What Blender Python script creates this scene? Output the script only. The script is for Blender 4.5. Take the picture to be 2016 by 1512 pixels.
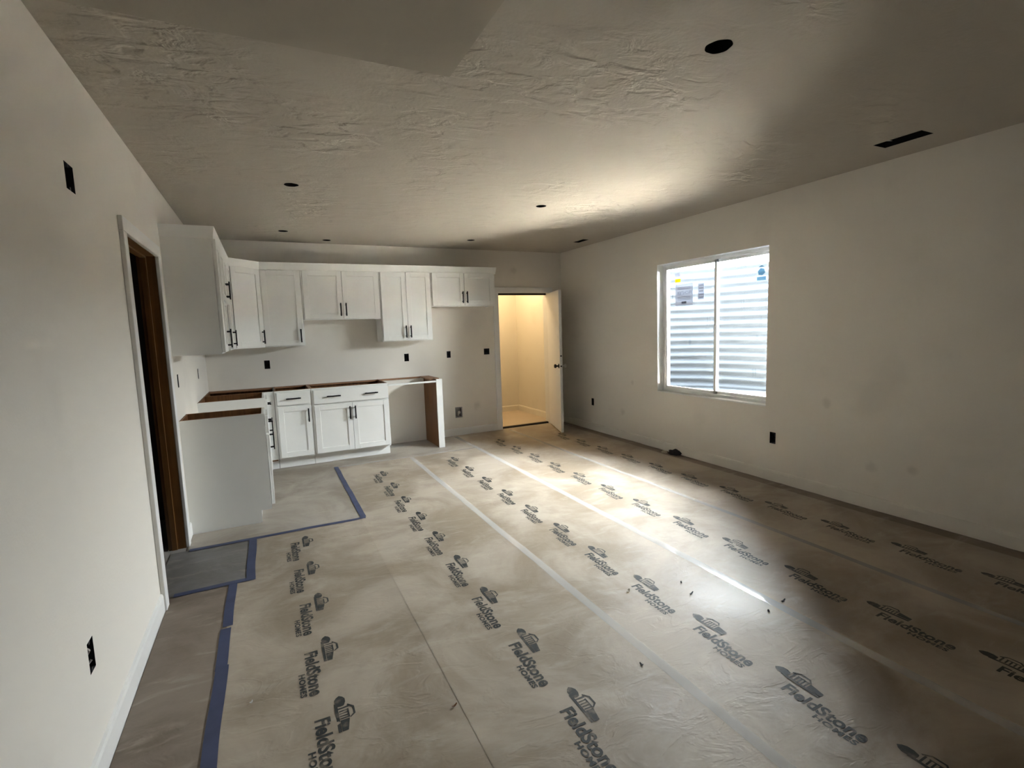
import bpy, bmesh, math, random
from mathutils import Vector, Matrix, noise

# ------------------------------------------------------------------ camera, world, sun, exposure
sc = bpy.context.scene
for o in list(bpy.data.objects):
    bpy.data.objects.remove(o)
COL = sc.collection
XR, XL, YB, H, YN = 4.0957, -0.6183, 6.64, 2.577, -2.6     # right wall, left wall, far wall, ceiling, near wall

yaw, pitch, roll, CZ, FPX = 0.45078, -0.110113, -0.03369, 1.47835, 993.356
Fw = Vector((math.sin(yaw)*math.cos(pitch), math.cos(yaw)*math.cos(pitch), math.sin(pitch)))
Rt = Vector((math.cos(yaw), -math.sin(yaw), 0)); Up = Rt.cross(Fw)
R2 = Rt*math.cos(roll)+Up*math.sin(roll); U2 = Up*math.cos(roll)-Rt*math.sin(roll)
cd = bpy.data.cameras.new('camera'); cam = bpy.data.objects.new('camera', cd); COL.objects.link(cam)
cd.sensor_width = 36; cd.lens = 36*FPX/2016; cd.clip_start = .02
M3 = Matrix((R2, U2, -Fw)).transposed()
cam.matrix_world = Matrix.Translation((0, 0, CZ)) @ M3.to_4x4()
sc.camera = cam

W = bpy.data.worlds.new('sky'); sc.world = W; W.use_nodes = True
bg = W.node_tree.nodes['Background']
bg.inputs[0].default_value = (0.90, 0.95, 1.0, 1); bg.inputs[1].default_value = 4.3
sd = bpy.data.lights.new('sun', 'SUN'); sun = bpy.data.objects.new('sun', sd); COL.objects.link(sun)
sd.energy = 40.0; sd.angle = math.radians(2); sd.color = (1, .95, .87)
sun.rotation_euler = Vector((-0.04, -0.60, -1.0)).to_track_quat('-Z', 'Y').to_euler()
sun.location = (6, 8, 6)
pd = bpy.data.lights.new('sky_portal', 'AREA'); portal = bpy.data.objects.new('sky_portal', pd); COL.objects.link(portal)
pd.shape = 'RECTANGLE'; pd.size = .95; pd.size_y = 2.8; pd.cycles.is_portal = True      # sky portal at the mouth of the window well
portal.location = (XR+.69, 3.82, 2.145)
sc.view_settings.view_transform = 'Standard'; sc.view_settings.look = 'None'
sc.view_settings.gamma = 1; sc.view_settings.use_curve_mapping = False
sc.view_settings.exposure = 5.68

# ------------------------------------------------------------------ helpers
def tag(o, label=None, cat=None, group=None, kind=None):
    if label: o['label'] = label
    if cat: o['category'] = cat
    if group: o['group'] = group
    if kind: o['kind'] = kind
    return o

def empty(name, loc=(0, 0, 0), rz=0):
    o = bpy.data.objects.new(name, None); COL.objects.link(o)
    o.location = loc; o.rotation_euler = (0, 0, rz); o.empty_display_size = .1
    return o

class MB:
    def __init__(s): s.v = []; s.f = []
    def add(s, vs, fs):
        n = len(s.v); s.v += [tuple(p) for p in vs]; s.f += [tuple(i+n for i in f) for f in fs]; return s
    def box(s, x0, x1, y0, y1, z0, z1):
        x0, x1 = min(x0, x1), max(x0, x1); y0, y1 = min(y0, y1), max(y0, y1); z0, z1 = min(z0, z1), max(z0, z1)
        return s.add([(x0, y0, z0), (x1, y0, z0), (x1, y1, z0), (x0, y1, z0), (x0, y0, z1), (x1, y0, z1), (x1, y1, z1), (x0, y1, z1)],
                     [(0, 3, 2, 1), (4, 5, 6, 7), (0, 1, 5, 4), (1, 2, 6, 5), (2, 3, 7, 6), (3, 0, 4, 7)])
    def prism(s, pts, axis, a, b):
        """pts: 2-D outline; extruded along axis from a to b"""
        def mk(p, t): return {'x': (t, p[0], p[1]), 'y': (p[0], t, p[1]), 'z': (p[0], p[1], t)}[axis]
        n = len(pts)
        return s.add([mk(p, a) for p in pts]+[mk(p, b) for p in pts],
                     [tuple(range(n))[::-1], tuple(range(n, 2*n))]+[(i, (i+1) % n, n+(i+1) % n, n+i) for i in range(n)])
    def cyl(s, p, q, r, n=16, r2=None, caps=True):
        p, q = Vector(p), Vector(q); d = (q-p).normalized(); r2 = r if r2 is None else r2
        a = d.orthogonal().normalized(); b = d.cross(a)
        vs = [p+(a*math.cos(2*math.pi*i/n)+b*math.sin(2*math.pi*i/n))*r for i in range(n)]
        vs += [q+(a*math.cos(2*math.pi*i/n)+b*math.sin(2*math.pi*i/n))*r2 for i in range(n)]
        fs = [(i, (i+1) % n, n+(i+1) % n, n+i) for i in range(n)]
        if caps: fs += [tuple(range(n))[::-1], tuple(range(n, 2*n))]
        return s.add(vs, fs)
    def lathe(s, p, d, prof, n=20):
        p, d = Vector(p), Vector(d).normalized(); a = d.orthogonal().normalized(); b = d.cross(a); vs = []; fs = []
        for t, r in prof:
            for i in range(n):
                vs.append(p+d*t+(a*math.cos(2*math.pi*i/n)+b*math.sin(2*math.pi*i/n))*r)
        for k in range(len(prof)-1):
            for i in range(n): fs.append((k*n+i, k*n+(i+1) % n, (k+1)*n+(i+1) % n, (k+1)*n+i))
        fs += [tuple(range(n))[::-1], tuple(range((len(prof)-1)*n, len(prof)*n))]
        return s.add(vs, fs)
    def mesh(s, name):
        me = bpy.data.meshes.new(name); me.from_pydata(s.v, [], s.f); me.update()
        bm = bmesh.new(); bm.from_mesh(me); bmesh.ops.recalc_face_normals(bm, faces=bm.faces); bm.to_mesh(me); bm.free()
        return me
    def build(s, name, mat, parent=None, bevel=0, smooth=False, fix=True):
        if fix: me = s.mesh(name)
        else:
            me = bpy.data.meshes.new(name); me.from_pydata(s.v, [], s.f); me.update()
        o = bpy.data.objects.new(name, me); COL.objects.link(o); me.materials.append(mat)
        if parent: o.parent = parent
        if smooth:
            for p in me.polygons: p.use_smooth = True
        if bevel:
            m = o.modifiers.new('bevel', 'BEVEL'); m.width = bevel; m.segments = 2; m.limit_method = 'ANGLE'
        return o

def box(name, mat, x0, x1, y0, y1, z0, z1, parent=None, bevel=0):
    return MB().box(x0, x1, y0, y1, z0, z1).build(name, mat, parent, bevel)

def struct(o, label=None, cat=None): return tag(o, label, cat, kind='structure')

# ------------------------------------------------------------------ materials
def mat(name, col, rough=.6, metal=0, spec=.5, var=0, vscale=4, bump=0, bscale=60, bdist=.002, coat=0):
    m = bpy.data.materials.new(name); m.use_nodes = True; nt = m.node_tree; N = nt.nodes; L = nt.links
    p = N['Principled BSDF']
    p.inputs['Base Color'].default_value = (*col, 1); p.inputs['Roughness'].default_value = rough
    p.inputs['Metallic'].default_value = metal; p.inputs['Specular IOR Level'].default_value = spec
    p.inputs['Coat Weight'].default_value = coat
    tc = N.new('ShaderNodeNewGeometry')
    if var:
        n = N.new('ShaderNodeTexNoise'); n.inputs['Scale'].default_value = vscale; n.inputs['Detail'].default_value = 5
        L.new(tc.outputs['Position'], n.inputs['Vector'])
        mx = N.new('ShaderNodeMix'); mx.data_type = 'RGBA'
        mx.inputs['A'].default_value = (*[c*(1-var) for c in col], 1); mx.inputs['B'].default_value = (*[min(1, c*(1+var)) for c in col], 1)
        L.new(n.outputs['Fac'], mx.inputs['Factor']); L.new(mx.outputs['Result'], p.inputs['Base Color'])
    if bump:
        n = N.new('ShaderNodeTexNoise'); n.inputs['Scale'].default_value = bscale; n.inputs['Detail'].default_value = 3
        L.new(tc.outputs['Position'], n.inputs['Vector'])
        b = N.new('ShaderNodeBump'); b.inputs['Strength'].default_value = bump; b.inputs['Distance'].default_value = bdist
        L.new(n.outputs['Fac'], b.inputs['Height']); L.new(b.outputs['Normal'], p.inputs['Normal'])
    return m

def ramp(N, L, src, a, b, ca=0., cb=1.):
    r = N.new('ShaderNodeMapRange'); r.inputs['From Min'].default_value = a; r.inputs['From Max'].default_value = b
    r.inputs['To Min'].default_value = ca; r.inputs['To Max'].default_value = cb; r.interpolation_type = 'SMOOTHSTEP'
    L.new(src, r.inputs['Value']); return r.outputs['Result']

def wall_material(name, col, blots=()):
    """flat paint, faint orange peel, and a few dirty smudges at given spots (x,y,z,radius)"""
    m = mat(name, col, rough=.85, spec=.25, bump=.25, bscale=90, bdist=.002); nt = m.node_tree; N = nt.nodes; L = nt.links
    p = N['Principled BSDF']; g = [n for n in N if n.bl_idname == 'ShaderNodeNewGeometry'][0]
    n = N.new('ShaderNodeTexNoise'); n.inputs['Scale'].default_value = 1.7; n.inputs['Detail'].default_value = 6
    L.new(g.outputs['Position'], n.inputs['Vector'])
    fac = ramp(N, L, n.outputs['Fac'], .58, .75, 0, .10)
    n2 = N.new('ShaderNodeTexNoise'); n2.inputs['Scale'].default_value = 14; n2.inputs['Detail'].default_value = 3
    L.new(g.outputs['Position'], n2.inputs['Vector'])
    for (x, y, z, r) in blots:
        vm = N.new('ShaderNodeVectorMath'); vm.operation = 'DISTANCE'; vm.inputs[1].default_value = (x, y, z)
        L.new(g.outputs['Position'], vm.inputs[0])
        ad = N.new('ShaderNodeMath'); ad.operation = 'MULTIPLY_ADD'; ad.inputs[1].default_value = r*1.4
        L.new(n2.outputs['Fac'], ad.inputs[0]); L.new(vm.outputs['Value'], ad.inputs[2])
        s = ramp(N, L, ad.outputs[0], r*.9, r*2.0, .22, 0)
        mxx = N.new('ShaderNodeMath'); mxx.operation = 'MAXIMUM'; L.new(fac, mxx.inputs[0]); L.new(s, mxx.inputs[1]); fac = mxx.outputs[0]
    mx = N.new('ShaderNodeMix'); mx.data_type = 'RGBA'; mx.inputs['A'].default_value = (*col, 1)
    mx.inputs['B'].default_value = (col[0]*.35, col[1]*.32, col[2]*.28, 1)
    L.new(fac, mx.inputs['Factor']); L.new(mx.outputs['Result'], p.inputs['Base Color'])
    return m

def ceiling_material():
    """paint over patchy knock-down plaster texture"""
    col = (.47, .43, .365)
    m = bpy.data.materials.new('knockdown_ceiling'); m.use_nodes = True; nt = m.node_tree; N = nt.nodes; L = nt.links
    p = N['Principled BSDF']; p.inputs['Base Color'].default_value = (*col, 1); p.inputs['Roughness'].default_value = .8
    p.inputs['Specular IOR Level'].default_value = .25
    g = N.new('ShaderNodeNewGeometry')
    mp = N.new('ShaderNodeMapping'); mp.inputs['Scale'].default_value = (5.5, 9.0, 6); L.new(g.outputs['Position'], mp.inputs['Vector'])
    n = N.new('ShaderNodeTexNoise'); n.inputs['Scale'].default_value = 1.0; n.inputs['Detail'].default_value = 4; n.inputs['Distortion'].default_value = .45
    L.new(mp.outputs['Vector'], n.inputs['Vector'])
    plate = ramp(N, L, n.outputs['Fac'], .40, .60)
    k = N.new('ShaderNodeTexNoise'); k.inputs['Scale'].default_value = 1.1; k.inputs['Detail'].default_value = 1
    L.new(g.outputs['Position'], k.inputs['Vector'])
    mask = ramp(N, L, k.outputs['Fac'], .42, .66, .12, .5)
    for (bx, by, br, amp) in ((-.15, 2.75, .55, 1.0), (.25, 3.05, .5, .9), (-.25, 2.45, .4, .9), (.95, 2.6, .45, .6), (1.3, 3.3, .5, .5), (.8, 4.9, .7, .7), (2.0, 4.7, .7, .5), (3.1, 4.2, .6, .7), (1.95, 1.95, .3, .6)):
        vm = N.new('ShaderNodeVectorMath'); vm.operation = 'DISTANCE'; vm.inputs[1].default_value = (bx, by, H); L.new(g.outputs['Position'], vm.inputs[0])
        sp = ramp(N, L, vm.outputs['Value'], br*.45, br*1.15, amp, 0)
        q = N.new('ShaderNodeMath'); q.operation = 'MAXIMUM'; L.new(mask, q.inputs[0]); L.new(sp, q.inputs[1]); mask = q.outputs[0]
    mu = N.new('ShaderNodeMath'); mu.operation = 'MULTIPLY'; L.new(plate, mu.inputs[0]); L.new(mask, mu.inputs[1])
    f = N.new('ShaderNodeTexNoise'); f.inputs['Scale'].default_value = 55; L.new(g.outputs['Position'], f.inputs['Vector'])
    ma = N.new('ShaderNodeMath'); ma.operation = 'MULTIPLY_ADD'; ma.inputs[1].default_value = .12
    L.new(f.outputs['Fac'], ma.inputs[0]); L.new(mu.outputs[0], ma.inputs[2])
    b = N.new('ShaderNodeBump'); b.inputs['Strength'].default_value = .9; b.inputs['Distance'].default_value = .015
    L.new(ma.outputs[0], b.inputs['Height']); L.new(b.outputs['Normal'], p.inputs['Normal'])
    return m

def paper_material(name, col, rough=.5):
    m = bpy.data.materials.new(name); m.use_nodes = True; nt = m.node_tree; N = nt.nodes; L = nt.links
    p = N['Principled BSDF']; p.inputs['Roughness'].default_value = rough; p.inputs['Specular IOR Level'].default_value = .25
    g = N.new('ShaderNodeNewGeometry')
    def nz(scale, detail, rough_=.55, dist=0., sc=(1, 1, 1)):
        mp = N.new('ShaderNodeMapping'); mp.inputs['Scale'].default_value = sc; mp.inputs['Rotation'].default_value = (0, 0, .35); L.new(g.outputs['Position'], mp.inputs['Vector'])
        n = N.new('ShaderNodeTexNoise'); n.inputs['Scale'].default_value = scale; n.inputs['Detail'].default_value = detail
        n.inputs['Roughness'].default_value = rough_; n.inputs['Distortion'].default_value = dist; L.new(mp.outputs['Vector'], n.inputs['Vector']); return n.outputs['Fac']
    big = nz(1.5, 7, .62, .6); streak = nz(3.2, 5, .6, .8, (1, 2.6, 1))
    mx = N.new('ShaderNodeMix'); mx.data_type = 'RGBA'
    mx.inputs['A'].default_value = (col[0]*.74, col[1]*.71, col[2]*.68, 1)
    mx.inputs['B'].default_value = (col[0]*1.16, col[1]*1.19, col[2]*1.25, 1)
    L.new(ramp(N, L, big, .36, .64), mx.inputs['Factor'])
    dust = N.new('ShaderNodeMix'); dust.data_type = 'RGBA'; dust.inputs['B'].default_value = (.47, .42, .35, 1)
    L.new(mx.outputs['Result'], dust.inputs['A']); L.new(ramp(N, L, streak, .52, .74, 0, .42), dust.inputs['Factor'])
    L.new(dust.outputs['Result'], p.inputs['Base Color'])
    L.new(ramp(N, L, big, .3, .7, rough-.06, rough+.12), p.inputs['Roughness'])
    cr = nz(4.2, 4, .55, .7, (1, 1.9, 1))
    ab = N.new('ShaderNodeMath'); ab.operation = 'ABSOLUTE'; sb = N.new('ShaderNodeMath'); sb.operation = 'SUBTRACT'; sb.inputs[1].default_value = .5
    L.new(cr, sb.inputs[0]); L.new(sb.outputs[0], ab.inputs[0])
    crease = ramp(N, L, ab.outputs[0], 0, .06, 1, 0)
    ad = N.new('ShaderNodeMath'); ad.operation = 'MULTIPLY_ADD'; ad.inputs[1].default_value = .10; L.new(crease, ad.inputs[0]); L.new(cr, ad.inputs[2])
    b = N.new('ShaderNodeBump'); b.inputs['Strength'].default_value = .45; b.inputs['Distance'].default_value = .009
    L.new(ad.outputs[0], b.inputs['Height']); L.new(b.outputs['Normal'], p.inputs['Normal'])
    return m

def ink_material(paper):
    m = bpy.data.materials.new('worn_black_ink'); m.use_nodes = True; nt = m.node_tree; N = nt.nodes; L = nt.links
    p = N['Principled BSDF']; p.inputs['Roughness'].default_value = .6; p.inputs['Specular IOR Level'].default_value = .18
    g = N.new('ShaderNodeNewGeometry')
    n = N.new('ShaderNodeTexNoise'); n.inputs['Scale'].default_value = 26; n.inputs['Detail'].default_value = 4
    L.new(g.outputs['Position'], n.inputs['Vector'])
    mx = N.new('ShaderNodeMix'); mx.data_type = 'RGBA'; mx.inputs['A'].default_value = (.045, .047, .046, 1); mx.inputs['B'].default_value = (*[c*.72 for c in paper], 1)
    L.new(ramp(N, L, n.outputs['Fac'], .48, .85), mx.inputs['Factor']); L.new(mx.outputs['Result'], p.inputs['Base Color'])
    return m

def wood_material(name, c1, c2, rough=.5, axis=2, scale=9):
    m = bpy.data.materials.new(name); m.use_nodes = True; nt = m.node_tree; N = nt.nodes; L = nt.links
    p = N['Principled BSDF']; p.inputs['Roughness'].default_value = rough
    g = N.new('ShaderNodeNewGeometry'); mp = N.new('ShaderNodeMapping'); s = [scale*5]*3; s[axis] = scale*.25
    mp.inputs['Scale'].default_value = s; L.new(g.outputs['Position'], mp.inputs['Vector'])
    n = N.new('ShaderNodeTexNoise'); n.inputs['Scale'].default_value = 1; n.inputs['Detail'].default_value = 5; L.new(mp.outputs['Vector'], n.inputs['Vector'])
    mx = N.new('ShaderNodeMix'); mx.data_type = 'RGBA'; mx.inputs['A'].default_value = (*c1, 1); mx.inputs['B'].default_value = (*c2, 1)
    L.new(ramp(N, L, n.outputs['Fac'], .35, .65), mx.inputs['Factor']); L.new(mx.outputs['Result'], p.inputs['Base Color'])
    return m

def clear_material(name, gloss, rough, tint=(1, 1, 1), milk=0., milkcol=(.8, .8, .78), back=0.):
    """clear sheet: mostly transparent, a mirror-like coat, optionally a little milky or letting light through diffusely"""
    m = bpy.data.materials.new(name); m.use_nodes = True; nt = m.node_tree; N = nt.nodes; L = nt.links
    N.remove(N['Principled BSDF']); out = N['Material Output']
    t = N.new('ShaderNodeBsdfTransparent'); t.inputs['Color'].default_value = (*tint, 1); base = t.outputs[0]
    if milk:
        d = N.new('ShaderNodeBsdfDiffuse'); d.inputs['Color'].default_value = (*milkcol, 1)
        m1 = N.new('ShaderNodeMixShader'); m1.inputs[0].default_value = milk; L.new(base, m1.inputs[1]); L.new(d.outputs[0], m1.inputs[2]); base = m1.outputs[0]
    if not gloss:
        L.new(base, out.inputs['Surface']); return m
    const = gloss < 1
    s = N.new('ShaderNodeBsdfGlossy'); s.inputs['Roughness'].default_value = rough
    fr = N.new('ShaderNodeFresnel'); fr.inputs['IOR'].default_value = gloss
    mx = N.new('ShaderNodeMixShader'); L.new(fr.outputs[0], mx.inputs[0]); L.new(base, mx.inputs[1]); L.new(s.outputs[0], mx.inputs[2])
    if const: N.remove(fr); mx.inputs[0].default_value = gloss
    L.new(mx.outputs[0], out.inputs['Surface']); return m

PAPER = (.36, .298, .228)
WALLC = (.80, .755, .68)
M = dict(
    wall=wall_material('wall_paint', WALLC, [(XR, 2.558, .776, .045), (XR, 2.2, .33, .05), (XR, 1.93, .37, .04), (XR, 5.2, .35, .05), (XR, 5.0, .75, .03), (3.3, YB, 2.3, .06), (2.65, YB, .40, .06)]),
    ceiling=ceiling_material(),
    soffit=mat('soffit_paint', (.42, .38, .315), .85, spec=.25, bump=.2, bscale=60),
    cab=mat('white_cabinet_paint', (.86, .855, .82), .38, spec=.4, var=.015, vscale=8),
    trim=mat('white_trim_paint', (.80, .79, .76), .42, spec=.4, var=.02, vscale=6),
    wood=wood_material('cabinet_interior_wood', (.115, .043, .010), (.17, .070, .018), .55),
    edge=wood_material('raw_plywood_edge', (.24, .115, .055), (.33, .17, .085), .6, axis=0),
    jamb=wood_material('brown_jamb_wood', (.135, .058, .010), (.19, .085, .018), .42),
    black=mat('black_metal_pull', (.012, .011, .013), .35, metal=.6, var=.2, vscale=30),
    dark=mat('dark_void', (.008, .008, .009), .9, spec=.1, var=.3, vscale=20),
    bluebox=mat('dark_plastic_box', (.016, .017, .022), .7, spec=.3, var=.3, vscale=25),
    wire=mat('grey_wire', (.45, .43, .40), .5, var=.1, vscale=40),
    tin=mat('galvanized_tin', (.33, .33, .34), .45, metal=.8, var=.15, vscale=12),
    sub=mat('concrete_subfloor', (.33, .30, .27), .8, var=.12, vscale=5, bump=.2, bscale=30),
    paper=paper_material('printed_floor_paper', PAPER, .52),
    paper_k=paper_material('kitchen_floor_paper', (.34, .295, .24), .5),
    paper_d=paper_material('grey_door_paper', (.20, .185, .17), .55),
    paper_b=paper_material('brown_floor_paper', (.22, .175, .135), .55),
    ink=ink_material(PAPER),
    blue=mat('blue_painter_tape', (.045, .056, .115), .6, var=.35, vscale=9, bump=.2, bscale=40),
    clear=clear_material('clear_packing_tape', .08, .09, (1, 1, 1), .29, (.92, .91, .89)),
    vinyl=mat('white_vinyl', (.90, .91, .91), .35, var=.01, vscale=5),
    glass=clear_material('window_glass', 1.25, .01, (.96, .985, .98)),
    steel=mat('galvanized_well_steel', (.030, .0345, .0395), .8, metal=0, spec=0, var=.10, vscale=3),
    gravel=mat('well_gravel', (.22, .209, .195), .9, var=.5, vscale=22, bump=.6, bscale=30, bdist=.02),
    concrete=mat('foundation_concrete', (.55, .55, .54), .9, var=.1, vscale=4, bump=.3, bscale=25),
    label=clear_material('grey_sticker', 0, 0, (.62, .63, .66), .35, (.6, .6, .62)),
    labelink=clear_material('sticker_ink', 0, 0, (.55, .55, .58), .5, (.25, .25, .27)),
    yellow=clear_material('yellow_sticker', 0, 0, (.85, .72, .12), .35, (.75, .68, .08)),
    bluelab=clear_material('blue_sticker', 0, 0, (.40, .55, .62), .35, (.3, .4, .48)),
    pantry=wall_material('storage_room_paint', (.72, .68, .60)),
    pfloor=mat('storage_room_floor', (.55, .46, .36), .6, var=.15, vscale=3, bump=.2, bscale=20),
    brass=mat('satin_knob', (.62, .60, .55), .35, metal=.5, var=.05, vscale=20),
    cloth=mat('dark_rag_cloth', (.02, .019, .022), .9, var=.4, vscale=40),
    chip=mat('pale_wood_chip', (.62, .55, .42), .8, var=.2, vscale=60),
    sideroom=mat('side_room_shade', (.05, .045, .04), .9, spec=.1, var=.1, vscale=3),  # near-black colour stands in for the room's lack of light
    rubber=mat('black_weatherstrip', (.012, .011, .011), .7, var=.2, vscale=20),
)
bulbm = bpy.data.materials.new('lit_bulb'); bulbm.use_nodes = True
_p = bulbm.node_tree.nodes['Principled BSDF']; _p.inputs['Emission Color'].default_value = (1, .72, .38, 1); _p.inputs['Emission Strength'].default_value = 0.3
_p.inputs['Base Color'].default_value = (1, .9, .75, 1)

# ------------------------------------------------------------------ room shell
def holed_sheet(name, material, fixed, val, u0, u1, v0, v1, rects, rounds=()):
    """flat sheet perpendicular to an axis with rectangular and round openings.
    fixed 'x': (u,v)=(y,z); 'y': (x,z); 'z': (x,y)"""
    def P(u, v): return {'x': (val, u, v), 'y': (u, val, v), 'z': (u, v, val)}[fixed]
    sq = [(c[0]-c[2]*1.5, c[0]+c[2]*1.5, c[1]-c[2]*1.5, c[1]+c[2]*1.5) for c in rounds]
    allr = list(rects)+sq
    us = sorted({u0, u1}|{a for r in allr for a in r[:2] if u0 < a < u1}); vs = sorted({v0, v1}|{a for r in allr for a in r[2:] if v0 < a < v1})
    m = MB(); idx = {}
    def V(u, v):
        k = (round(u, 6), round(v, 6))
        if k not in idx: idx[k] = len(m.v); m.v.append(P(u, v))
        return idx[k]
    for i in range(len(us)-1):
        for j in range(len(vs)-1):
            cu, cv = (us[i]+us[i+1])/2, (vs[j]+vs[j+1])/2
            if any(r[0] < cu < r[1] and r[2] < cv < r[3] for r in allr): continue
            m.f.append((V(us[i], vs[j]), V(us[i+1], vs[j]), V(us[i+1], vs[j+1]), V(us[i], vs[j+1])))
    n = 32
    for (cu, cv, r) in rounds:
        s = r*1.5; ring = []; outer = []
        for k in range(n):
            a = 2*math.pi*k/n; c, d = math.cos(a), math.sin(a); q = s/max(abs(c), abs(d))
            rr = r*(1+.03*math.sin(3*a+cu*7)+.02*math.sin(7*a))
            ring.append(len(m.v)); m.v.append(P(cu+rr*c, cv+rr*d)); outer.append(len(m.v)); m.v.append(P(cu+q*c, cv+q*d))
        for k in range(n):
            l = (k+1) % n; m.f.append((ring[k], outer[k], outer[l], ring[l]))
    return m.build(name, material, fix=False)

WY0, WY1, WZ0, WZ1 = 3.117, 4.547, .681, 2.138            # window openings
OUT_R = [(5.861, .406, .055, .10), (3.038, .403, .06, .105)]          # y, z, w, h
OUT_L = [(2.52, 2.103, .10, .10), (2.102, .413, .06, .11), (4.557, 1.164, .055, .10), (5.83, 1.135, .055, .10)]
OUT_B = [(0.002, 1.146, .06, .10), (1.672, 1.138, .06, .10), (2.26, 1.147, .055, .09), (2.83, 1.16, .085, .085)]
WBOX = (2.369, .329, .075, .12)
def rc(l): return [(a-w/2, a+w/2, z-h/2, z+h/2) for a, z, w, h in l]
CANS = [(1.735, 1.568, .053), (.262, 4.146, .05), (2.362, 4.147, .047), (.261, 5.961, .047), (.743, 6.398, .045), (2.387, 5.963, .047)]
VENTS = [(3.64, 3.775, 1.76, 2.03), (3.755, 3.845, 5.53, 5.765)]
DLY0, DLY1, DLZ = 3.275, 4.14, 2.035                        # opening in left wall
DBX0, DBX1, DBZ = 3.035, 3.85, 1.985                       # opening in far wall

struct(holed_sheet('wall_right', M['wall'], 'x', XR, YN, YB, 0, H, [(WY0, WY1, WZ0, WZ1)]+rc(OUT_R)), 'long greige painted wall with the window', 'wall')
struct(holed_sheet('wall_left', M['wall'], 'x', XL, YN, YB, 0, H, [(DLY0, DLY1, -1, DLZ)]+rc(OUT_L)), 'greige painted wall with the brown-jambed doorway', 'wall')
struct(holed_sheet('wall_back', M['wall'], 'y', YB, XL, XR, 0, H, [(DBX0, DBX1, -1, DBZ)]+rc(OUT_B+[WBOX])), 'greige painted wall behind the kitchen cabinets', 'wall')
struct(holed_sheet('wall_front', M['wall'], 'y', YN, XL, XR, 0, H, []), 'plain greige wall facing the kitchen', 'wall')
struct(holed_sheet('ceiling', M['ceiling'], 'z', H, XL, XR, YN, YB, VENTS, CANS), 'textured plaster ceiling with open light holes', 'ceiling')
struct(box('floor', M['sub'], XL-2.4, XR+.1, YN-.1, 6.74, -.12, 0), 'bare concrete subfloor under the paper', 'floor')
struct(box('ceiling_light_seal', M['sub'], XL-.3, XR+.28, YN-.2, 8.3, H+.14, H+.24), 'unseen slab added above the ceiling to keep sky light out', 'ceiling')  # added slab, out of view, blocks sky light leaking through the ceiling holes
# dropped soffit
SOFX, SOFY, SOFZ = .609, 1.649, 2.30
struct(box('soffit', M['soffit'], XL+.001, SOFX, YN+.001, SOFY, SOFZ, H-.001), 'smooth dropped ceiling soffit', 'ceiling')

# baseboards
bbp = [(0, 0), (.013, 0), (.013, .085), (.009, .10), (0, .105)]
struct(MB().prism([(XR-a, b) for a, b in bbp], 'y', YN, YB-.001).build('baseboard_right', M['wall']), 'low baseboard painted like the long window wall', 'baseboard')
struct(MB().prism([(XL+a, b) for a, b in bbp], 'y', YN, DLY0-.075).build('baseboard_left', M['trim']), 'white baseboard under the near wall outlet', 'baseboard')
struct(MB().prism([(XL+a, b) for a, b in bbp], 'y', DLY1+.075, 4.397).build('baseboard_left', M['trim']), 'short white baseboard between doorway casing and cabinet', 'baseboard')
struct(MB().prism([(YB-a, b) for a, b in bbp], 'x', 1.975, DBX0-.08).build('baseboard_back', M['trim']), 'white baseboard in the refrigerator space', 'baseboard')
struct(MB().prism([(YB-a, b) for a, b in bbp], 'x', DBX1+.08, XR-.014).build('baseboard_back', M['trim']), 'short white baseboard behind the open door', 'baseboard')

# --- left doorway
def casing_frame(name, plane, a0, a1, ztop, w=.07, t=.02, label=None, side=1, xplane=None):
    """casing around an opening; plane 'x' on XL (proj +x) or 'y' on YB (proj -y)"""
    e = empty(name, (0, 0, 0))
    def bar(nm, u0, u1, z0, z1):
        if plane == 'x': return box(nm, M['trim'], XL, XL+t, u0, u1, z0, z1, e, .004)
        return box(nm, M['trim'], u0, u1, YB-t, YB, z0, z1, e, .004)
    bar('side_casing', a0-w, a0, 0, ztop); bar('side_casing', a1, a1+w, 0, ztop); bar('head_casing', a0-w, a1+w, ztop, ztop+w)
    return struct(e, label, 'trim')
casing_frame('trim_1', 'x', DLY0, DLY1, DLZ, .075, .022, 'white door casing around the dark doorway')
d1 = empty('door_1', (0, 0, 0)); struct(d1, 'brown wooden jamb of the dark doorway in the side wall', 'door frame')
TH = .105
box('jamb', M['jamb'], XL-TH, XL, DLY1, DLY1+.02, 0, DLZ+.02, d1)
box('jamb', M['jamb'], XL-TH, XL, DLY0-.02, DLY0, 0, DLZ+.02, d1)
box('head_jamb', M['jamb'], XL-TH, XL, DLY0, DLY1, DLZ, DLZ+.02, d1)
box('door_stop', M['jamb'], XL-.085, XL-.05, DLY1-.012, DLY1, 0, DLZ, d1, .002)
box('door_stop', M['jamb'], XL-.085, XL-.05, DLY0, DLY0+.012, 0, DLZ, d1, .002)
box('head_stop', M['jamb'], XL-.085, XL-.05, DLY0, DLY1, DLZ-.012, DLZ, d1, .002)
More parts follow.
